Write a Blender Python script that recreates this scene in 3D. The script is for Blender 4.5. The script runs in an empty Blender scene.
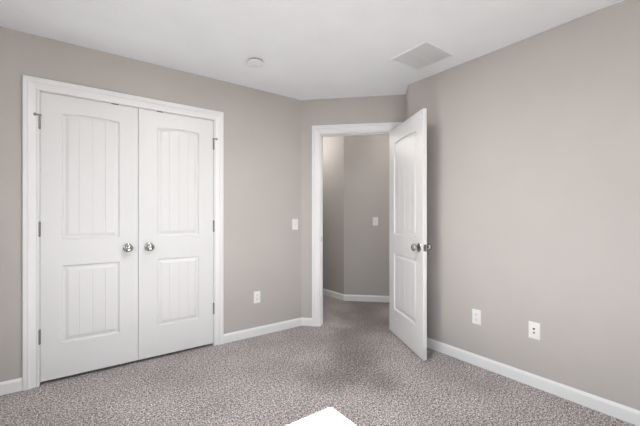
import bpy, bmesh, math
from mathutils import Vector, Matrix

C = bpy.context.scene.collection
SC = bpy.context.scene
R2 = math.sqrt(2.0)

# ------------------------------------------------------------------ camera
CAM_H = 1.185
YAW = math.radians(53.685)                 # heading of the view, measured from +X
F_PX, CY = 333.2, 215.97
cam_d = bpy.data.cameras.new('camera')
cam_d.sensor_fit = 'HORIZONTAL'
cam_d.sensor_width = 36.0
cam_d.lens = 36.0 * F_PX / 640.0
cam_d.shift_y = (CY - 213.0) / 640.0
cam_d.clip_start = 0.02
cam = bpy.data.objects.new('camera', cam_d)
C.objects.link(cam)
cam.location = (0, 0, CAM_H)
cam.rotation_euler = (math.pi / 2, 0, YAW - math.pi / 2)
SC.camera = cam

# ------------------------------------------------------------------ light
EXPOSURE = 0.0
SKY_STRENGTH = 5.2
SUN_ENERGY = 140.0
LAMP_STRENGTH = 84.0
HALL_POWER = 12.0
HALL_FILL_POWER = 9.5
SC.view_settings.view_transform = 'Standard'
SC.view_settings.look = 'None'
SC.view_settings.exposure = EXPOSURE
SC.view_settings.gamma = 1.0
SC.view_settings.use_curve_mapping = False

world = bpy.data.worlds.new('daylight')
SC.world = world
world.use_nodes = True
bg = world.node_tree.nodes['Background']
wt = world.node_tree
w_co = wt.nodes.new('ShaderNodeTexCoord')
w_sep = wt.nodes.new('ShaderNodeSeparateXYZ')
wt.links.new(w_co.outputs['Generated'], w_sep.inputs[0])
w_map = wt.nodes.new('ShaderNodeMapRange')
w_map.inputs['From Min'].default_value = -0.05
w_map.inputs['From Max'].default_value = 0.05
wt.links.new(w_sep.outputs['Z'], w_map.inputs['Value'])
w_ramp = wt.nodes.new('ShaderNodeValToRGB')           # ground below the horizon, sky above
w_ramp.color_ramp.elements[0].color = (0.40, 0.41, 0.40, 1)
w_ramp.color_ramp.elements[1].color = (0.86, 0.94, 1.0, 1)
wt.links.new(w_map.outputs['Result'], w_ramp.inputs['Fac'])
wt.links.new(w_ramp.outputs['Color'], bg.inputs['Color'])
bg.inputs['Strength'].default_value = SKY_STRENGTH

# the sun comes straight through the window behind the camera
SUN_EL = math.radians(42.0)
sun_d = bpy.data.lights.new('sun', 'SUN')
sun_d.energy = SUN_ENERGY
sun_d.angle = math.radians(0.4)
sun_d.color = (1.0, 0.995, 0.985)
sun = bpy.data.objects.new('sun', sun_d)
C.objects.link(sun)
sun.location = (0.7, -4, 5)
sun.rotation_euler = Vector((0.0, math.cos(SUN_EL), -math.sin(SUN_EL))).to_track_quat('-Z', 'Y').to_euler()

# window opening (wall x = XW), used by the portal and the wall
XW, YB = -0.92, -0.55
WY0, WY1, WZ0, WZ1 = -0.30, 1.50, 0.75, 2.10
# opening in the wall behind the camera (wall y = YB)
BX0, BX1, BZ0, BZ1 = 0.22, 1.318, 0.85, 2.10


def portal(size_z, size_w, loc, rot):
    d = bpy.data.lights.new('window_portal', 'AREA')
    d.shape = 'RECTANGLE'
    d.size, d.size_y = size_z, size_w
    d.cycles.is_portal = True
    o = bpy.data.objects.new('window_portal', d)
    C.objects.link(o)
    o.location = loc; o.rotation_euler = rot


portal(WZ1 - WZ0, WY1 - WY0, (XW - 0.13, (WY0 + WY1) / 2, (WZ0 + WZ1) / 2), (0, -math.pi / 2, 0))
portal(BX1 - BX0, BZ1 - BZ0, ((BX0 + BX1) / 2, YB - 0.13, (BZ0 + BZ1) / 2), (math.pi / 2, 0, 0))

# hallway ceiling light at left; right one is added fill for the back wall
for hx, hy, hp in ((2.50, 4.06, HALL_POWER), (3.25, 2.40, HALL_FILL_POWER)):
    hl_d = bpy.data.lights.new('hall_light_and_fill', 'POINT')
    hl_d.energy = hp
    hl_d.shadow_soft_size = 0.12
    hl_d.color = (1.0, 0.95, 0.90)
    hl = bpy.data.objects.new('hall_light_and_fill', hl_d)
    C.objects.link(hl)
    hl.location = (hx, hy, 2.28)

# ------------------------------------------------------------------ geometry constants (metres)
CEIL = 2.44
YC = 3.031           # closet wall plane (faces -y)
XR = 2.570           # right wall plane (faces -x)
M45 = 3.53988        # doorway wall plane: (x + y)/sqrt2 = M45
WT = 0.115           # wall thickness


def sn(s, n):        # s along the doorway wall, n across it -> x, y
    return ((n + s) / R2, (n - s) / R2)


# ------------------------------------------------------------------ materials
def new_mat(name):
    m = bpy.data.materials.new(name)
    m.use_nodes = True
    return m, m.node_tree, m.node_tree.nodes['Principled BSDF']


def noise(nt, scale, detail=3, rough=0.55):
    co = nt.nodes.get('OC') or nt.nodes.new('ShaderNodeTexCoord')
    co.name = 'OC'
    n = nt.nodes.new('ShaderNodeTexNoise')
    n.inputs['Scale'].default_value = scale
    n.inputs['Detail'].default_value = detail
    n.inputs['Roughness'].default_value = rough
    nt.links.new(co.outputs['Object'], n.inputs['Vector'])
    return n


def ramp(nt, src, stops):
    r = nt.nodes.new('ShaderNodeValToRGB')
    e = r.color_ramp.elements
    while len(e) < len(stops):
        e.new(0.5)
    for el, (p, c) in zip(e, stops):
        el.position = p
        el.color = (*c, 1)
    nt.links.new(src, r.inputs['Fac'])
    return r


def bump(nt, b, src, strength, dist):
    bp = nt.nodes.new('ShaderNodeBump')
    bp.inputs['Strength'].default_value = strength
    bp.inputs['Distance'].default_value = dist
    nt.links.new(src, bp.inputs['Height'])
    nt.links.new(bp.outputs['Normal'], b.inputs['Normal'])
    return bp


def paint(name, col, rough, tex_scale=None, tex_str=0.2, tex_dist=0.002, spec=0.3, vary=0.02):
    m, nt, b = new_mat(name)
    n0 = noise(nt, 2.5, 2)
    lo = tuple(c * (1 - vary) for c in col)
    hi = tuple(min(1, c * (1 + vary)) for c in col)
    r = ramp(nt, n0.outputs['Fac'], [(0.3, lo), (0.7, hi)])
    nt.links.new(r.outputs['Color'], b.inputs['Base Color'])
    b.inputs['Roughness'].default_value = rough
    b.inputs['Specular IOR Level'].default_value = spec
    if tex_scale:
        n1 = noise(nt, tex_scale, 4)
        bump(nt, b, n1.outputs['Fac'], tex_str, tex_dist)
    return m


def metal(name, col, rough):
    m, nt, b = new_mat(name)
    n = noise(nt, 60, 2)
    r = ramp(nt, n.outputs['Fac'], [(0.3, tuple(c * 0.95 for c in col)), (0.7, col)])
    nt.links.new(r.outputs['Color'], b.inputs['Base Color'])
    b.inputs['Metallic'].default_value = 1.0
    b.inputs['Roughness'].default_value = rough
    return m


M_WALL = paint('greige_wall_paint', (0.490, 0.464, 0.440), 0.75, 140, 0.10, 0.0015, 0.2)
M_CEIL = paint('white_ceiling_texture', (0.885, 0.918, 0.955), 0.9, 38, 0.35, 0.004, 0.1)
M_TRIM = paint('white_trim_paint', (0.84, 0.845, 0.845), 0.32, None, spec=0.45, vary=0.008)
M_DOOR = paint('white_door_paint', (0.765, 0.768, 0.765), 0.36, 220, 0.03, 0.0005, 0.45, 0.008)
M_PLATE = paint('white_plate_plastic', (0.86, 0.855, 0.84), 0.3, None, spec=0.5, vary=0.005)
M_VENT = paint('white_vent_enamel', (0.84, 0.865, 0.89), 0.45, None, spec=0.4, vary=0.01)
M_DUCT = paint('pale_duct_lining', (0.66, 0.67, 0.68), 0.8, None)
M_PLASTIC = paint('white_detector_plastic', (0.78, 0.79, 0.79), 0.4, None, spec=0.4, vary=0.01)
M_DARK = paint('dark_slot', (0.03, 0.03, 0.03), 0.6, None)
M_GREY = paint('grey_toggle', (0.70, 0.69, 0.67), 0.4, None)
M_NICKEL = metal('satin_nickel', (0.50, 0.485, 0.465), 0.10)
M_HINGE = metal('brushed_nickel_hinge', (0.30, 0.29, 0.28), 0.42)
M_GAP_SHADE = paint('shade_grey_ring', (0.30, 0.30, 0.30), 0.6, None)


def carpet_mat():
    m, nt, b = new_mat('taupe_pile_carpet')

    def math_node(op, a, bb, c=None):
        n = nt.nodes.new('ShaderNodeMath'); n.operation = op
        for k, v in enumerate((a, bb, c)):
            if v is None: continue
            if isinstance(v, (int, float)): n.inputs[k].default_value = v
            else: nt.links.new(v, n.inputs[k])
        return n.outputs[0]

    def times(c1, c2):
        n = nt.nodes.new('ShaderNodeMixRGB'); n.blend_type = 'MULTIPLY'; n.inputs['Fac'].default_value = 1
        nt.links.new(c1, n.inputs['Color1']); nt.links.new(c2, n.inputs['Color2'])
        return n.outputs['Color']

    # twisted tufts of light and dark yarn
    fine = noise(nt, 118, 1, 0.6)
    fine2 = noise(nt, 55, 2, 0.6)
    yarn = math_node('ADD', math_node('MULTIPLY', fine.outputs['Fac'], 0.68), math_node('MULTIPLY', fine2.outputs['Fac'], 0.32))
    col = ramp(nt, yarn, [(0.36, (0.080, 0.066, 0.061)), (0.45, (0.236, 0.207, 0.198)),
                          (0.53, (0.438, 0.397, 0.384)), (0.62, (0.80, 0.75, 0.735))]).outputs['Color']
    # brushed patches: the pile leans different ways
    big = noise(nt, 2.4, 3, 0.5)
    col = times(col, ramp(nt, big.outputs['Fac'], [(0.35, (0.88, 0.87, 0.865)), (0.65, (1.07, 1.07, 1.07))]).outputs['Color'])
    # trodden path from the doorway into the room, pile pressed flat and a little soiled
    co = nt.nodes['OC']
    warp = noise(nt, 2.0, 3)
    dot = nt.nodes.new('ShaderNodeVectorMath'); dot.operation = 'DOT_PRODUCT'
    nt.links.new(co.outputs['Object'], dot.inputs[0]); dot.inputs[1].default_value = (-0.65, 0.76, 0)
    c0 = -0.65 * 1.78 + 0.76 * 2.05
    across = math_node('ADD', math_node('SUBTRACT', dot.outputs['Value'], c0), math_node('MULTIPLY', math_node('SUBTRACT', warp.outputs['Fac'], 0.5), 0.9))
    dot2 = nt.nodes.new('ShaderNodeVectorMath'); dot2.operation = 'DOT_PRODUCT'
    nt.links.new(co.outputs['Object'], dot2.inputs[0]); dot2.inputs[1].default_value = (0.76, 0.65, 0)
    start = math_node('MULTIPLY', math_node('SUBTRACT', 0.76 * 1.55 + 0.65 * 1.85, dot2.outputs['Value']), 1.4)   # fades out into the room
    dist = math_node('ADD', math_node('ABSOLUTE', across, 0.0), math_node('MAXIMUM', start, 0.0))
    wear = ramp(nt, dist, [(0.03, (0.62, 0.595, 0.585)), (0.50, (1.0, 1.0, 1.0))])
    wear.color_ramp.interpolation = 'EASE'
    col = times(col, wear.outputs['Color'])
    nt.links.new(col, b.inputs['Base Color'])
    b.inputs['Roughness'].default_value = 1.0
    b.inputs['Specular IOR Level'].default_value = 0.05
    b.inputs['Sheen Weight'].default_value = 0.12
    bump(nt, b, yarn, 0.8, 0.010)
    return m


M_CARPET = carpet_mat()


def glass_mat():
    m, nt, b = new_mat('window_glass')
    out = nt.nodes['Material Output']
    tr = nt.nodes.new('ShaderNodeBsdfTransparent')
    gl = nt.nodes.new('ShaderNodeBsdfGlossy'); gl.inputs['Roughness'].default_value = 0.02
    mx = nt.nodes.new('ShaderNodeMixShader'); mx.inputs['Fac'].default_value = 0.05
    nt.links.new(tr.outputs[0], mx.inputs[1]); nt.links.new(gl.outputs[0], mx.inputs[2])
    nt.links.new(mx.outputs[0], out.inputs['Surface'])
    return m


M_GLASS = glass_mat()


def lamp_glass():
    m, nt, b = new_mat('lit_frosted_glass')
    b.inputs['Base Color'].default_value = (0.9, 0.88, 0.84, 1)
    b.inputs['Emission Color'].default_value = (1.0, 0.995, 0.985, 1)
    b.inputs['Emission Strength'].default_value = LAMP_STRENGTH
    return m


M_LAMP = lamp_glass()


# ------------------------------------------------------------------ mesh helpers
def link(name, bm, mat, parent=None, loc=None, rotz=0.0, smooth=False):
    bmesh.ops.recalc_face_normals(bm, faces=bm.faces)
    me = bpy.data.meshes.new(name)
    bm.to_mesh(me); bm.free()
    me.materials.append(mat)
    if smooth:
        for p in me.polygons:
            p.use_smooth = True
    o = bpy.data.objects.new(name, me)
    C.objects.link(o)
    if parent:
        o.parent = parent
    if loc is not None:
        o.location = loc
    o.rotation_euler = (0, 0, rotz)
    return o


def empty(name, loc, rotz=0.0):
    o = bpy.data.objects.new(name, None)
    o.empty_display_size = 0.1
    C.objects.link(o)
    o.location = loc; o.rotation_euler = (0, 0, rotz)
    return o


def tag(o, label=None, cat=None, group=None, kind=None):
    if label: o['label'] = label
    if cat: o['category'] = cat
    if group: o['group'] = group
    if kind: o['kind'] = kind
    return o


def box(bm, x0, x1, y0, y1, z0, z1, bev=0.0):
    vs = [bm.verts.new((x, y, z)) for z in (z0, z1) for y in (y0, y1) for x in (x0, x1)]
    fs = [(0, 2, 3, 1), (4, 5, 7, 6), (0, 1, 5, 4), (2, 6, 7, 3), (0, 4, 6, 2), (1, 3, 7, 5)]
    faces = [bm.faces.new([vs[i] for i in f]) for f in fs]
    if bev:
        es = list({e for f in faces for e in f.edges})
        bmesh.ops.bevel(bm, geom=es, offset=bev, segments=2, affect='EDGES', profile=0.6)
    return bm


def prism(bm, pts, z0, z1):
    lo = [bm.verts.new((x, y, z0)) for x, y in pts]
    hi = [bm.verts.new((x, y, z1)) for x, y in pts]
    n = len(pts)
    bm.faces.new(lo[::-1]); bm.faces.new(hi)
    for i in range(n):
        j = (i + 1) % n
        bm.faces.new((lo[i], lo[j], hi[j], hi[i]))
    return bm


def lathe(bm, prof, mat=Matrix.Identity(4), seg=32):
    """prof: list of (radius, height) along local +Z; mat places it."""
    rings = []
    for r, h in prof:
        if r < 1e-6:
            rings.append([bm.verts.new(mat @ Vector((0, 0, h)))])
        else:
            rings.append([bm.verts.new(mat @ Vector((r * math.cos(2 * math.pi * k / seg), r * math.sin(2 * math.pi * k / seg), h))) for k in range(seg)])
    for a, b in zip(rings, rings[1:]):
        for k in range(seg):
            l = (k + 1) % seg
            if len(a) == 1 and len(b) == 1: continue
            if len(a) == 1: bm.faces.new((a[0], b[k], b[l]))
            elif len(b) == 1: bm.faces.new((a[k], a[l], b[0]))
            else: bm.faces.new((a[k], a[l], b[l], b[k]))
    for rg, fl in ((rings[0], True), (rings[-1], False)):
        if len(rg) > 1:
            bm.faces.new(rg[::-1] if fl else rg)
    return bm


def sweep_wall(bm, path, prof):
    """sweep a profile (out-from-wall, height) along a floor path with mitred corners; the room lies to the right of travel."""
    n = len(path)
    rows = []
    for i, p in enumerate(path):
        p = Vector(p)
        d0 = (p - Vector(path[i - 1])).normalized() if i > 0 else None
        d1 = (Vector(path[i + 1]) - p).normalized() if i < n - 1 else None
        n0 = Vector((d0.y, -d0.x)) if d0 else None
        n1 = Vector((d1.y, -d1.x)) if d1 else None
        if n0 is None: nn = n1
        elif n1 is None: nn = n0
        else:
            nn = (n0 + n1); nn = nn / nn.length; nn = nn / max(0.3, nn.dot(n0))
        rows.append([bm.verts.new((p.x + nn.x * o, p.y + nn.y * o, z)) for o, z in prof])
    m = len(prof)
    for a, b in zip(rows, rows[1:]):
        for k in range(m):
            l = (k + 1) % m
            bm.faces.new((a[k], a[l], b[l], b[k]))
    bm.faces.new(rows[0]); bm.faces.new(rows[-1][::-1])
    return bm


BASE_PROF = [(0, 0), (0.013, 0), (0.013, 0.064), (0.0115, 0.072), (0.007, 0.079), (0.005, 0.084), (0, 0.085)]
CASING_PROF = [(0.0, 0.0), (0.0, 0.009), (0.003, 0.0115), (0.011, 0.0115), (0.015, 0.0075), (0.019, 0.0070), (0.036, 0.0100), (0.050, 0.0135),
               (0.054, 0.0175), (0.062, 0.0195), (0.068, 0.0160), (0.072, 0.0175), (0.087, 0.0175), (0.091, 0.0150), (0.092, 0.0)]


def casing(bm, x0, x1, ztop, prof=CASING_PROF):
    """door casing round an opening in the local plane y = 0, the room on -y."""
    st = []
    for (px, pz, sx, sz) in ((x0, 0.0, -1, 0), (x0, ztop, -1, 1), (x1, ztop, 1, 1), (x1, 0.0, 1, 0)):
        st.append([bm.verts.new((px + sx * u, -t, pz + sz * u)) for u, t in prof])
    m = len(prof)
    for a, b in zip(st, st[1:]):
        for k in range(m):
            l = (k + 1) % m
            bm.faces.new((a[k], a[l], b[l], b[k]))
    bm.faces.new(st[0]); bm.faces.new(st[-1][::-1])
    return bm


def struct(o, label, cat):
    return tag(o, label, cat, kind='structure')


# ------------------------------------------------------------------ the shell
CX0, CX1, CZ = -0.201, 1.021, 2.058              # closet opening
DS0, DS1, DZ = -0.530, 0.222, 2.060              # doorway opening on the angled wall
SRET = 0.355                                     # where the right wall's return meets the doorway wall
CORNER = sn(0, M45)
XL = (M45 * R2 - YC, YC)                         # left corner (closet wall / doorway wall)
YCOR = XR - SRET * R2                            # right wall's outer corner

bm = bmesh.new(); box(bm, XW - WT, 4.6, YB - WT, 5.5, -0.12, 0.0)
struct(link('floor', bm, M_CARPET), 'taupe speckled cut pile carpet over the whole floor', 'carpet')
bm = bmesh.new(); box(bm, XW - WT, 4.6, YB - WT, 5.5, CEIL, CEIL + 0.12)
struct(link('ceiling', bm, M_CEIL), 'white lightly textured flat ceiling', 'ceiling')

# closet wall
bm = bmesh.new()
box(bm, XW - WT, CX0 - 0.018, YC, YC + WT, 0, CEIL)
prism(bm, [(CX1 + 0.018, YC), (XL[0], YC), (XL[0] + 0.0815, YC + 0.0815), (XL[0] + 0.0815, YC + WT), (CX1 + 0.018, YC + WT)], 0, CEIL)
box(bm, CX0 - 0.018, CX1 + 0.018, YC, YC + WT, CZ + 0.018, CEIL)
struct(link('wall_left', bm, M_WALL), 'greige painted wall holding the double closet doors', 'wall')

# closet interior behind the doors
bm = bmesh.new()
box(bm, -0.72, 1.62, 3.78, 3.84, 0, CEIL)
box(bm, -0.72, -0.66, YC + WT, 3.78, 0, CEIL)
box(bm, 1.56, 1.62, YC + WT, 3.78, 0, CEIL)
struct(link('wall_closet', bm, M_WALL), 'greige wall inside the closet behind the double doors', 'wall')

# angled doorway wall (local x = s, local y = n - M45)
bm = bmesh.new()
sL = (XL[0] - XL[1]) / R2
box(bm, sL, DS0 - 0.018, 0, WT, 0, CEIL)
box(bm, DS1 + 0.018, SRET + WT, 0, WT, 0, CEIL)
box(bm, DS0 - 0.018, DS1 + 0.018, 0, WT, DZ + 0.018, CEIL)
w = link('wall_back', bm, M_WALL, loc=(*CORNER, 0), rotz=-math.pi / 4)
struct(w, 'greige angled corner wall with the open doorway', 'wall')

# right wall with a rounded outer corner and a short return to the doorway wall
rad = 0.028
d_in = Vector((0, 1)); d_out = Vector((1, 1)).normalized()
tan = rad * math.tan(math.radians(45) / 2)
p0 = Vector((XR, YCOR)) - d_in * tan
arc_c = p0 + Vector((rad, 0))
arc = [(arc_c.x - rad * math.cos(math.radians(a)), arc_c.y + rad * math.sin(math.radians(a))) for a in (0, 7.5, 15, 22.5, 30, 37.5, 45)]
ret_end = Vector(sn(SRET, M45))
off = Vector((1, -1)).normalized() * WT
pts = [(XR, YB - WT)] + arc + [tuple(ret_end), tuple(ret_end + off), (XR + WT, YCOR - 0.05), (XR + WT, YB - WT)]
bm = bmesh.new(); prism(bm, pts, 0, CEIL)
struct(link('wall_right', bm, M_WALL), 'plain greige wall on the right with a rounded corner beside the doorway', 'wall')

# wall with the window (left of the camera) and the wall behind the camera
bm = bmesh.new()
box(bm, XW - WT, XW, YB - WT, WY0, 0, CEIL)
box(bm, XW - WT, XW, WY1, YC, 0, CEIL)
box(bm, XW - WT, XW, WY0, WY1, 0, WZ0)
box(bm, XW - WT, XW, WY0, WY1, WZ1, CEIL)
struct(link('wall_window', bm, M_WALL), 'greige wall with the window, beside the camera', 'wall')
bm = bmesh.new()
box(bm, XW, BX0, YB - WT, YB, 0, CEIL)
box(bm, BX1, XR, YB - WT, YB, 0, CEIL)
box(bm, BX0, BX1, YB - WT, YB, 0, BZ0)
box(bm, BX0, BX1, YB - WT, YB, BZ1, CEIL)
struct(link('wall_front', bm, M_WALL), 'greige wall behind the camera', 'wall')

# hallway beyond the doorway
HA = Vector((3.037, 3.565))
S45 = Vector((1, -1)).normalized(); N45 = Vector((1, 1)).normalized()
HB = HA + S45 * 1.25
bm = bmesh.new()
prism(bm, [tuple(HA), tuple(HB), tuple(HB + N45 * WT), (HA.x + WT, HA.y + 0.05)], 0, CEIL)
struct(link('wall_hall_back', bm, M_WALL), 'greige hallway wall facing the doorway, with a light switch', 'wall')
bm = bmesh.new()
prism(bm, [tuple(HA), (HA.x + WT, HA.y + 0.05), (HA.x + WT, 5.3), (HA.x, 5.3)], 0, CEIL)
struct(link('wall_hall_left', bm, M_WALL), 'greige hallway wall running away behind the left door jamb', 'wall')
bm = bmesh.new()
box(bm, 1.86, HA.x + WT, 5.3, 5.4, 0, CEIL)
box(bm, 1.86, 1.96, YC + 0.05, 5.4, 0, CEIL)
struct(link('wall_hall_end', bm, M_WALL), 'greige walls closing the hallway out of sight', 'wall')
HC = HB - N45 * 1.3
bm = bmesh.new()
prism(bm, [tuple(HB + N45 * WT), tuple(HC - N45 * 0.05), tuple(HC + S45 * 0.1 - N45 * 0.05), tuple(HB + S45 * 0.1 + N45 * WT)], 0, CEIL)
prism(bm, [(XR + WT - 0.02, HC.y - 0.1), (HC.x + 0.14, HC.y - 0.1), (HC.x + 0.02, HC.y), (XR + WT - 0.02, HC.y)], 0, CEIL)
struct(link('wall_hall_right', bm, M_WALL), 'greige hallway wall hidden behind the open door', 'wall')

# ------------------------------------------------------------------ trim
CWC = 0.088                                     # the closet casing is a little narrower
bm = bmesh.new(); casing(bm, CX0, CX1, CZ, [(u * CWC / 0.092, t) for u, t in CASING_PROF])
t1 = link('trim_1', bm, M_TRIM, loc=(0, YC, 0))
struct(t1, 'white moulded casing around the double closet doors', 'door casing')
bm = bmesh.new()
box(bm, CX0 - 0.018, CX0 + 0.002, 0, WT, 0, CZ); box(bm, CX1 - 0.002, CX1 + 0.018, 0, WT, 0, CZ)
box(bm, CX0 - 0.018, CX1 + 0.018, 0, WT, CZ - 0.001, CZ + 0.018)
link('jamb', bm, M_TRIM, t1)

bm = bmesh.new(); casing(bm, DS0 - 0.005, DS1 + 0.005, DZ + 0.005)
t2 = link('trim_2', bm, M_TRIM, loc=(*CORNER, 0), rotz=-math.pi / 4)
struct(t2, 'white moulded casing around the open doorway to the hall', 'door casing')
bm = bmesh.new()
box(bm, DS0 - 0.018, DS0, 0, WT, 0, DZ); box(bm, DS1, DS1 + 0.018, 0, WT, 0, DZ)
box(bm, DS0 - 0.018, DS1 + 0.018, 0, WT, DZ, DZ + 0.018)
link('jamb', bm, M_TRIM, t2)
bm = bmesh.new()
box(bm, DS0, DS0 + 0.010, 0.040, 0.072, 0, DZ); box(bm, DS1 - 0.010, DS1, 0.040, 0.072, 0, DZ)
box(bm, DS0, DS1, 0.040, 0.072, DZ - 0.010, DZ)
link('stop_strip', bm, M_TRIM, t2)
bm = bmesh.new(); box(bm, DS0 - 0.001, DS0 + 0.0015, 0.004, 0.034, 0.905, 0.965)
tag(link('strike_plate', bm, M_HINGE, t2), 'metal strike plate')
# casing on the hall side
bm = bmesh.new(); casing(bm, DS0 - 0.005, DS1 + 0.005, DZ + 0.005)
for v in bm.verts: v.co.y = WT - v.co.y
link('hall_casing', bm, M_TRIM, t2)

# baseboards (room lies to the right of travel)
CW = 0.092
bm = bmesh.new(); sweep_wall(bm, [(XW, YC), (CX0 - CWC, YC)], BASE_PROF)
struct(link('baseboard_left', bm, M_TRIM), 'short white baseboard left of the closet casing', 'baseboard')
bm = bmesh.new(); sweep_wall(bm, [(CX1 + CWC, YC), XL, sn(DS0 - 0.005 - CW, M45)], BASE_PROF)
struct(link('baseboard_back', bm, M_TRIM), 'white baseboard between the closet and the doorway, turning the corner', 'baseboard')
path = [sn(DS1 + 0.005 + CW, M45), tuple(ret_end)] + arc[::-1] + [(XR, YB)]
bm = bmesh.new(); sweep_wall(bm, path, BASE_PROF)
struct(link('baseboard_right', bm, M_TRIM), 'long white baseboard along the right wall behind the open door', 'baseboard')
bm = bmesh.new(); sweep_wall(bm, [(HA.x, 5.3), tuple(HA), tuple(HB)], BASE_PROF)
struct(link('baseboard_hall', bm, M_TRIM), 'white baseboard seen through the doorway along the hallway walls', 'baseboard')
bm = bmesh.new(); sweep_wall(bm, [(XR, YB), (XW, YB), (XW, YC)], BASE_PROF)
struct(link('baseboard_front', bm, M_TRIM), 'white baseboard behind the camera', 'baseboard')

# window in the wall beside the camera
def make_window(name, loc, rz, wid, hgt, lab):
    """double hung window; local +x points into the room, the frame spans +-wid/2 along y."""
    w = empty(name, loc, rz)
    struct(w, lab, 'window')
    hw, hh, fr = wid / 2, hgt, 0.042
    bm = bmesh.new()
    for a in ((-hw, -hw + fr, 0, hh), (hw - fr, hw, 0, hh), (-hw, hw, 0, fr), (-hw, hw, hh - fr, hh), (-hw, hw, hh / 2 - 0.02, hh / 2 + 0.02)):
        box(bm, 0.0, 0.05, a[0], a[1], a[2], a[3])
    link('window_frame', bm, M_TRIM, w)
    for z0, z1 in ((fr, hh / 2 - 0.02), (hh / 2 + 0.02, hh - fr)):
        bm = bmesh.new(); box(bm, 0.02, 0.024, -hw + fr, hw - fr, z0, z1); link('pane', bm, M_GLASS, w)
    bm = bmesh.new(); box(bm, WT - 0.005, WT + 0.03, -hw - 0.03, hw + 0.03, -0.02, 0.0, 0.004); link('window_sill', bm, M_TRIM, w)


make_window('window_1', (XW - WT, (WY0 + WY1) / 2, WZ0), 0, WY1 - WY0, WZ1 - WZ0, 'white double hung window left of the camera')
make_window('window_2', ((BX0 + BX1) / 2, YB - WT, BZ0), math.pi / 2, BX1 - BX0, BZ1 - BZ0, 'white double hung window behind the camera')


# ------------------------------------------------------------------ panelled doors
def panel_loop(x0, x1, z0, z1, sag, us, d):
    a, b = x0 + d, x1 - d
    bot = [(a + (b - a) * u, z0 + d) for u in us]
    if sag:                                   # the arch deepens from the outer edge to the plank field
        top = [(a + (b - a) * u, z1 - 0.5 * d - (sag + 0.40 * d) * (2 * u - 1) ** 2) for u in us]
    else:
        top = [(a + (b - a) * u, z1 - d) for u in us]
    return bot + top[::-1]


PANEL_STEPS = [(0.0, 0.0), (0.002, 0.0015), (0.007, 0.0105), (0.010, 0.0120), (0.015, 0.0122), (0.020, 0.0112), (0.036, 0.0040), (0.041, 0.0025)]
GROOVES = (0.206, 0.506, 0.800)


def panel_us(x0, x1):
    d = PANEL_STEPS[-1][0]
    wdt = (x1 - x0) - 2 * d
    g = 0.0035 / wdt
    us = set()
    for c in GROOVES:
        us |= {c - g, c, c + g}
    us |= {k / 16 for k in range(17)}
    us = sorted(us)
    keep = []
    for u in us:
        crit = any(abs(u - c - s * g) < 1e-9 for c in GROOVES for s in (-1, 0, 1)) or u in (0.0, 1.0)
        if crit or all(abs(u - c) > g * 1.6 for c in GROOVES):
            keep.append(u)
    return keep


def panel_mesh(x0, x1, z0, z1, sag, t):
    bm = bmesh.new()
    us = panel_us(x0, x1)
    n = len(us)
    for side in (-1, 1):
        loops = []
        for d, dep in PANEL_STEPS:
            y = side * (t / 2 - dep)
            loops.append([bm.verts.new((x, y, z)) for x, z in panel_loop(x0, x1, z0, z1, sag, us, d)])
        for a, b in zip(loops, loops[1:]):
            for k in range(2 * n):
                l = (k + 1) % (2 * n)
                bm.faces.new((a[k], a[l], b[l], b[k]) if side < 0 else (a[k], b[k], b[l], a[l]))
        last = loops[-1]
        yf = side * (t / 2 - PANEL_STEPS[-1][1])
        yg = side * (t / 2 - PANEL_STEPS[-1][1] - 0.0026)
        cols = []
        for i, u in enumerate(us):
            isg = any(abs(u - c) < 1e-9 for c in GROOVES)
            if isg:
                vb = bm.verts.new((last[i].co.x, yg, last[i].co.z)); vt = bm.verts.new((last[i].co.x, yg, last[2 * n - 1 - i].co.z))
            else:
                vb, vt = last[i], last[2 * n - 1 - i]
            cols.append((vb, vt))
        for (a, b), (c, d) in zip(cols, cols[1:]):
            bm.faces.new((a, c, d, b) if side < 0 else (a, b, d, c))
        # little end caps of the V grooves
        for i, u in enumerate(us):
            if any(abs(u - c) < 1e-9 for c in GROOVES):
                bm.faces.new((last[i - 1], last[i], cols[i][0])); bm.faces.new((last[i], last[i + 1], cols[i][0]))
                j = 2 * n - 1 - i
                bm.faces.new((last[j - 1], last[j], cols[i][1])); bm.faces.new((last[j], last[j + 1], cols[i][1]))
    return bm


def slab_mesh(w, h, t, panels):
    bm = bmesh.new()
    e = 0.002
    for side in (-1, 1):
        y = side * t / 2
        loops = [[(e, e), (w - e, e), (w - e, h - e), (e, h - e)]]
        loops += [panel_loop(*p, panel_us(p[0], p[1]), 0.0) for p in panels]
        edges = []
        for k, lp in enumerate(loops):
            vs = [bm.verts.new((x, y, z)) for x, z in lp]
            for i in range(len(vs)):
                edges.append(bm.edges.new((vs[i], vs[(i + 1) % len(vs)])))
            if k == 0:
                out = vs
        bmesh.ops.triangle_fill(bm, edges=edges, use_beauty=True, use_dissolve=False)
        # eased edge down to the side face
        rim = [bm.verts.new((x, side * (t / 2 - e), z)) for x, z in ((0, 0), (w, 0), (w, h), (0, h))]
        for i in range(4):
            j = (i + 1) % 4
            bm.faces.new((out[i], out[j], rim[j], rim[i]))
        if side < 0:
            rim0 = rim
    for i in range(4):
        j = (i + 1) % 4
        bm.faces.new((rim0[i], rim0[j], rim[j], rim[i]))
    # drop any face that filled a panel hole
    kill = []
    for f in bm.faces:
        if abs(abs(f.calc_center_median().y) - t / 2) < 1e-5:
            c = f.calc_center_median()
            for (x0, x1, z0, z1, sag) in panels:
                if x0 + 1e-4 < c.x < x1 - 1e-4 and z0 + 1e-4 < c.z:
                    u = (c.x - x0) / (x1 - x0)
                    if c.z < z1 - sag * (2 * u - 1) ** 2 - 1e-3:
                        kill.append(f); break
    bmesh.ops.delete(bm, geom=kill, context='FACES_ONLY')
    return bm


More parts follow.
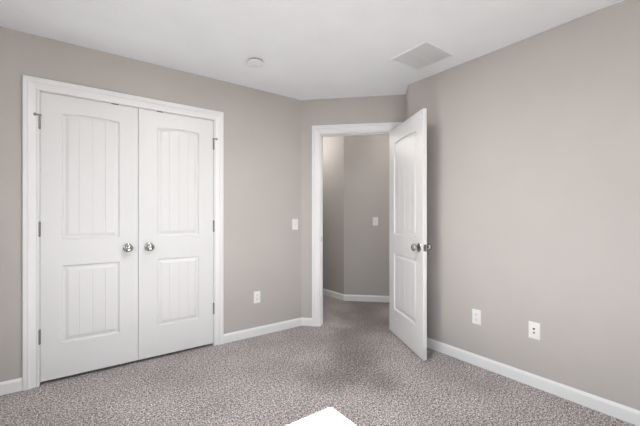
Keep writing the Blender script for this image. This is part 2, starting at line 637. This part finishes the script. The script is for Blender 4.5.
KNOB_PROF = [(0.0, 0.001), (0.0105, 0.001), (0.011, 0.022), (0.014, 0.026), (0.023, 0.0305), (0.03, 0.039), (0.032, 0.048), (0.0305, 0.057), (0.0245, 0.064), (0.014, 0.0685), (0.0, 0.0695)]
ROSE_PROF = [(0.0, 0.0), (0.036, 0.0), (0.036, 0.003), (0.0335, 0.0065), (0.026, 0.0085), (0.013, 0.0095), (0.0, 0.0095)]


def add_knob(parent, x, z, t, side):
    m = Matrix.Translation((x, side * t / 2, z)) @ Matrix.Rotation(math.pi / 2 if side < 0 else -math.pi / 2, 4, 'X')
    bm = bmesh.new(); lathe(bm, KNOB_PROF, m, 36)
    k = link('door_knob', bm, M_NICKEL, parent, smooth=True)
    tag(k, 'shiny round satin nickel knob')
    bm = bmesh.new(); lathe(bm, ROSE_PROF, m, 36)
    link('rosette', bm, M_NICKEL, k, smooth=True)
    return k


def add_hinge(parent, x, y, z, length=0.100, stop=0):
    bm = bmesh.new()
    zz = z - length / 2
    for k in range(5):                                    # five knuckles
        lathe(bm, [(0.0, zz), (0.0082, zz), (0.0082, zz + length / 5 - 0.0012), (0.0, zz + length / 5 - 0.0012)], Matrix.Translation((x, y, 0)), 14)
        zz += length / 5
    lathe(bm, [(0.0, z - length / 2 - 0.004), (0.0045, z - length / 2 - 0.004), (0.0045, z + length / 2 + 0.004), (0.0, z + length / 2 + 0.006)], Matrix.Translation((x, y, 0)), 12)
    h = link('hinge', bm, M_HINGE, parent)
    tag(h, 'grey metal hinge')
    if stop:
        bm = bmesh.new()
        zc = z + length / 2 - 0.004
        # body clipped on the pin, threaded arm across the casing, short arm over the door
        lathe(bm, [(0.0, zc - 0.006), (0.010, zc - 0.006), (0.010, zc + 0.006), (0.0, zc + 0.006)], Matrix.Translation((x, y, 0)), 14)
        rot = Matrix.Translation((x, y - 0.006, zc)) @ Matrix.Rotation(math.pi / 2, 4, 'Y')
        lo, hi = (-0.022, 0.012) if stop < 0 else (-0.012, 0.022)
        lathe(bm, [(0.0, lo), (0.0062, lo), (0.0062, hi), (0.0, hi)], rot, 10)
        tip = Matrix.Translation((x + (lo if stop < 0 else hi), y - 0.006, zc)) @ Matrix.Rotation(math.pi / 2, 4, 'X')
        lathe(bm, [(0.0, -0.008), (0.0100, -0.008), (0.0100, 0.007), (0.0, 0.007)], tip, 12)
        tag(link('hinge_pin_stop', bm, M_HINGE, h), 'small metal door stop on the hinge pin')


UP = (0.995, 1.909)      # upper panel heights above the slab bottom
LO = (0.247, 0.805)


def make_door(name, w, h, t, stile, lab):
    root = empty(name, (0, 0, 0))
    panels = [(stile[0], w - stile[1], LO[0], LO[1], 0.0), (stile[0], w - stile[1], UP[0], UP[1], 0.012)]
    link('door_slab', slab_mesh(w, h, t, panels), M_DOOR, root)
    tag(link('panel', panel_mesh(*panels[1], t), M_DOOR, root), 'arched upper panel with vertical plank grooves')
    tag(link('panel', panel_mesh(*panels[0], t), M_DOOR, root), 'rectangular lower panel with vertical plank grooves')
    struct(root, lab, 'door')
    return root


T_CL = 0.035
W_CL = (CX1 - CX0 - 0.009 - 0.003) / 2
ZB = 0.023
dl = make_door('door_1', W_CL, 2.0315, T_CL, (0.1205, 0.127), 'white arch panelled left closet door, hinged at its left')
dl.location = (CX0 + 0.0045, YC + T_CL / 2, ZB)
add_knob(dl, W_CL - 0.072, 0.910, T_CL, -1)
dr = make_door('door_2', W_CL, 2.0315, T_CL, (0.138, 0.127), 'white arch panelled right closet door, hinged at its right')
dr.location = (CX1 - 0.0045 - W_CL, YC + T_CL / 2, ZB)
add_knob(dr, 0.078, 0.910, T_CL, -1)
for k, (zc, st) in enumerate(((1.842, 1), (1.093, 0), (0.342, 0))):
    add_hinge(dl, -0.004, -T_CL / 2 - 0.005, zc - ZB, stop=-st)
    add_hinge(dr, W_CL + 0.004, -T_CL / 2 - 0.005, zc - ZB, stop=st)
# catches on the top edge of each closet door
for d, x in ((dl, 0.25 - (CX0 + 0.0045)), (dr, 0.571 - (CX1 - 0.0045 - W_CL))):
    bm = bmesh.new(); box(bm, x - 0.024, x + 0.024, -T_CL / 2 - 0.001, T_CL / 2 - 0.008, 2.0280, 2.0345, 0.001)
    tag(link('catch', bm, M_DARK, d), 'dark catch in the top gap')

# the open door, swung into the room
PIN = Vector(sn(0.222, M45 - 0.012))
FREE = Vector((2.306, 1.669))
dv = (FREE - PIN); W3 = dv.length; dv.normalize()
perp = Vector((-dv.y, dv.x))                      # away from the side we see
T3 = 0.035
org = PIN - perp * (T3 / 2)
H3 = 2.048
d3 = make_door('door_3', W3, H3, T3, (0.122, 0.122), 'white arch panelled door standing open in front of the right wall')
d3.location = (org.x, org.y, 0.011)
d3.rotation_euler = (0, 0, math.atan2(dv.y, dv.x))
add_knob(d3, W3 - 0.062, 0.914, T3, -1)
add_knob(d3, W3 - 0.062, 0.914, T3, 1)
bm = bmesh.new()
box(bm, W3 - 0.001, W3 + 0.0012, -0.0125, 0.0125, 0.914 - 0.028, 0.914 + 0.028)
box(bm, W3 + 0.001, W3 + 0.011, -0.007, 0.007, 0.914 - 0.009, 0.914 + 0.009, 0.003)
tag(link('latch', bm, M_NICKEL, d3), 'metal latch plate and bolt in the door edge')
for zc in (1.84, 1.08, 0.28):
    add_hinge(d3, -0.006, T3 / 2 + 0.006, zc)


# ------------------------------------------------------------------ plates on the walls (local -y faces the room)
def plate(root, hgt=0.116, wid=0.072):
    bm = bmesh.new()
    t = 0.006
    prof = [(0.0, 0.0), (0.0, 0.0025), (0.002, 0.0048), (0.006, t), (0.012, t)]
    loops = []
    for d, dep in prof:
        a, b = wid / 2 - d, hgt / 2 - d
        loops.append([bm.verts.new((x, -dep, z)) for x, z in ((-a, -b), (a, -b), (a, b), (-a, b))])
    for p, q in zip(loops, loops[1:]):
        for k in range(4):
            l = (k + 1) % 4
            bm.faces.new((p[k], p[l], q[l], q[k]))
    bm.faces.new(loops[0][::-1]); bm.faces.new(loops[-1])
    return link('cover_plate', bm, M_PLATE, root)


def screw(root, z):
    m = Matrix.Translation((0, -0.006, z)) @ Matrix.Rotation(math.pi / 2, 4, 'X')
    bm = bmesh.new(); lathe(bm, [(0, 0), (0.0033, 0), (0.0028, 0.0012), (0, 0.0014)], m, 12)
    link('screw', bm, M_PLATE, root)


def light_switch(loc, rz, label):
    r = empty('light_switch', loc, rz)
    tag(r, label, 'light switch', 'light switches on the walls')
    plate(r)
    for z in (-0.030, 0.030): screw(r, z)
    bm = bmesh.new(); box(bm, -0.0055, 0.0055, -0.0068, -0.002, -0.0125, 0.0125)
    tag(link('toggle_slot', bm, M_GREY, r), 'grey slot around the toggle')
    bm = bmesh.new(); box(bm, -0.004, 0.004, -0.018, -0.004, 0.001, 0.009, 0.0015)
    for v in bm.verts:
        v.co.z += max(0.0, -v.co.y - 0.006) * 0.5
    link('toggle', bm, M_PLATE, r)
    return r


def outlet(loc, rz, label):
    r = empty('wall_outlet', loc, rz)
    tag(r, label, 'outlet', 'duplex wall outlets')
    plate(r)
    screw(r, 0.0)
    for zc in (-0.0195, 0.0195):
        bm = bmesh.new()
        pts = []
        for k in range(28):
            a = 2 * math.pi * k / 28
            pts.append((0.0172 * math.cos(a), max(-0.0135, min(0.0135, 0.0172 * math.sin(a)))))
        lo = [bm.verts.new((x, -0.004, zc + z)) for x, z in pts]; hi = [bm.verts.new((x, -0.0075, zc + z)) for x, z in pts]
        bm.faces.new(hi); bm.faces.new(lo[::-1])
        for k in range(28):
            l = (k + 1) % 28
            bm.faces.new((lo[k], lo[l], hi[l], hi[k]))
        rc = link('receptacle', bm, M_PLATE, r)
        for x, hgt in ((-0.0064, 0.0085), (0.0064, 0.0070)):
            bm = bmesh.new(); box(bm, x - 0.0013, x + 0.0013, -0.0078, -0.005, zc + 0.003 - hgt / 2 + 0.001, zc + 0.003 + hgt / 2 + 0.001)
            link('slot', bm, M_DARK, rc)
        bm = bmesh.new()
        lathe(bm, [(0, 0), (0.0026, 0), (0.0026, 0.0028), (0, 0.0028)], Matrix.Translation((0, -0.005, zc - 0.0075)) @ Matrix.Rotation(math.pi / 2, 4, 'X'), 12)
        link('ground_hole', bm, M_DARK, rc)
    return r


light_switch((1.896, YC, 1.095), 0, 'white toggle light switch on the wall between closet and doorway')
a45 = -math.pi / 4
hsv = HA + S45 * 0.435
light_switch((hsv.x, hsv.y, 1.110), a45, 'white light switch on the hallway wall seen through the doorway')
outlet((1.452, YC, 0.381), 0, 'white duplex outlet low on the wall right of the closet')
RZ = -math.pi / 2
outlet((XR, 1.395, 0.384), RZ, 'white duplex outlet low on the right wall, nearer the open door')

jk = empty('jack_plate', (XR, 0.983, 0.390), RZ)
tag(jk, 'white jack plate with two dark ports, nearer the camera on right wall', 'wall plate')
plate(jk)
for z in (-0.042, 0.042): screw(jk, z)
for zc in (0.012, -0.014):
    m = Matrix.Translation((0, -0.005, zc)) @ Matrix.Rotation(math.pi / 2, 4, 'X')
    bm = bmesh.new(); lathe(bm, [(0, 0), (0.0064, 0), (0.0064, 0.003), (0.0046, 0.0034), (0.0046, 0.009), (0, 0.009)], m, 16)
    p = link('port', bm, M_HINGE if zc < 0 else M_DARK, jk)
    tag(p, 'small dark round port')

# ------------------------------------------------------------------ ceiling fixtures (hang from z = CEIL)
sd = empty('smoke_detector', (1.177, 2.487, CEIL))
tag(sd, 'round white smoke detector on the ceiling before the closet wall', 'smoke detector')
FL = Matrix.Rotation(math.pi, 4, 'X')
bm = bmesh.new(); lathe(bm, [(0, 0), (0.059, 0), (0.059, 0.0115), (0, 0.0115)], FL, 40)
tag(link('shade_gap_ring', bm, M_GAP_SHADE, sd), 'mounting ring, dark grey for the shadow gap')
bm = bmesh.new(); lathe(bm, [(0, 0.011), (0.0655, 0.011), (0.067, 0.013), (0.066, 0.022), (0.060, 0.029), (0.046, 0.032), (0.044, 0.034), (0.040, 0.038), (0.020, 0.041), (0, 0.0415)], FL, 48)
link('detector_body', bm, M_PLASTIC, sd)
bm = bmesh.new(); lathe(bm, [(0, 0.035), (0.010, 0.035), (0.010, 0.0425), (0.008, 0.0435), (0, 0.0435)], Matrix.Translation((0.022, -0.01, 0)) @ FL, 20)
link('test_button', bm, M_PLASTIC, sd)

VX, VY, VH = 2.197, 1.637, 0.172
vt = empty('ceiling_vent', (VX, VY, CEIL))
tag(vt, 'square white louvred air vent on the ceiling above the open door', 'air vent')
bm = bmesh.new()
fw = 0.011
lp = []
for d, z in ((0.0, 0.0), (0.0, -0.004), (0.004, -0.010), (fw, -0.010), (fw, 0.0)):
    a = VH - d
    lp.append([bm.verts.new((x, y, z)) for x, y in ((-a, -a), (a, -a), (a, a), (-a, a))])
for p, q in zip(lp, lp[1:] + lp[:1]):
    for k in range(4):
        l = (k + 1) % 4
        bm.faces.new((p[k], p[l], q[l], q[k]))
link('vent_frame', bm, M_VENT, vt)
bm = bmesh.new(); a = VH - fw + 0.002; box(bm, -a, a, -a, a, -0.0012, -0.0002)
tag(link('duct_backing', bm, M_DUCT, vt), 'pale opening behind the louvres')
inn = VH - fw
bm = bmesh.new(); box(bm, -inn, inn, -0.005, 0.005, -0.0100, -0.0015); link('divider', bm, M_VENT, vt)
NL = 20
pit = 2 * inn / NL
for k in range(NL):
    y = -inn + (k + 0.5) * pit
    bm = bmesh.new()
    vs = [bm.verts.new((x, y + dy, z)) for x in (-inn, inn) for dy, z in ((-0.48 * pit, -0.0095), (-0.48 * pit, -0.0085), (0.48 * pit, -0.0058), (0.48 * pit, -0.0068))]
    for f in ((0, 1, 2, 3), (7, 6, 5, 4), (0, 4, 5, 1), (1, 5, 6, 2), (2, 6, 7, 3), (3, 7, 4, 0)):
        bm.faces.new([vs[i] for i in f])
    link('louvre', bm, M_VENT, vt)

cl = empty('ceiling_lamp', (0.92, 1.40, CEIL))
tag(cl, 'lit slim round ceiling lamp in the middle of the ceiling', 'ceiling lamp')
bm = bmesh.new(); lathe(bm, [(0.170, 0.0), (0.187, 0.0), (0.187, 0.010), (0.182, 0.020), (0.174, 0.022), (0.170, 0.018), (0.170, 0.0)], FL, 48)
tag(link('trim_ring', bm, M_PLASTIC, cl), 'white trim ring')
bm = bmesh.new(); lathe(bm, [(0, 0.004), (0.170, 0.004), (0.170, 0.018), (0.157, 0.024), (0.10, 0.029), (0, 0.031)], FL, 48)
tag(link('diffuser', bm, M_LAMP, cl, smooth=False), 'glowing frosted diffuser')
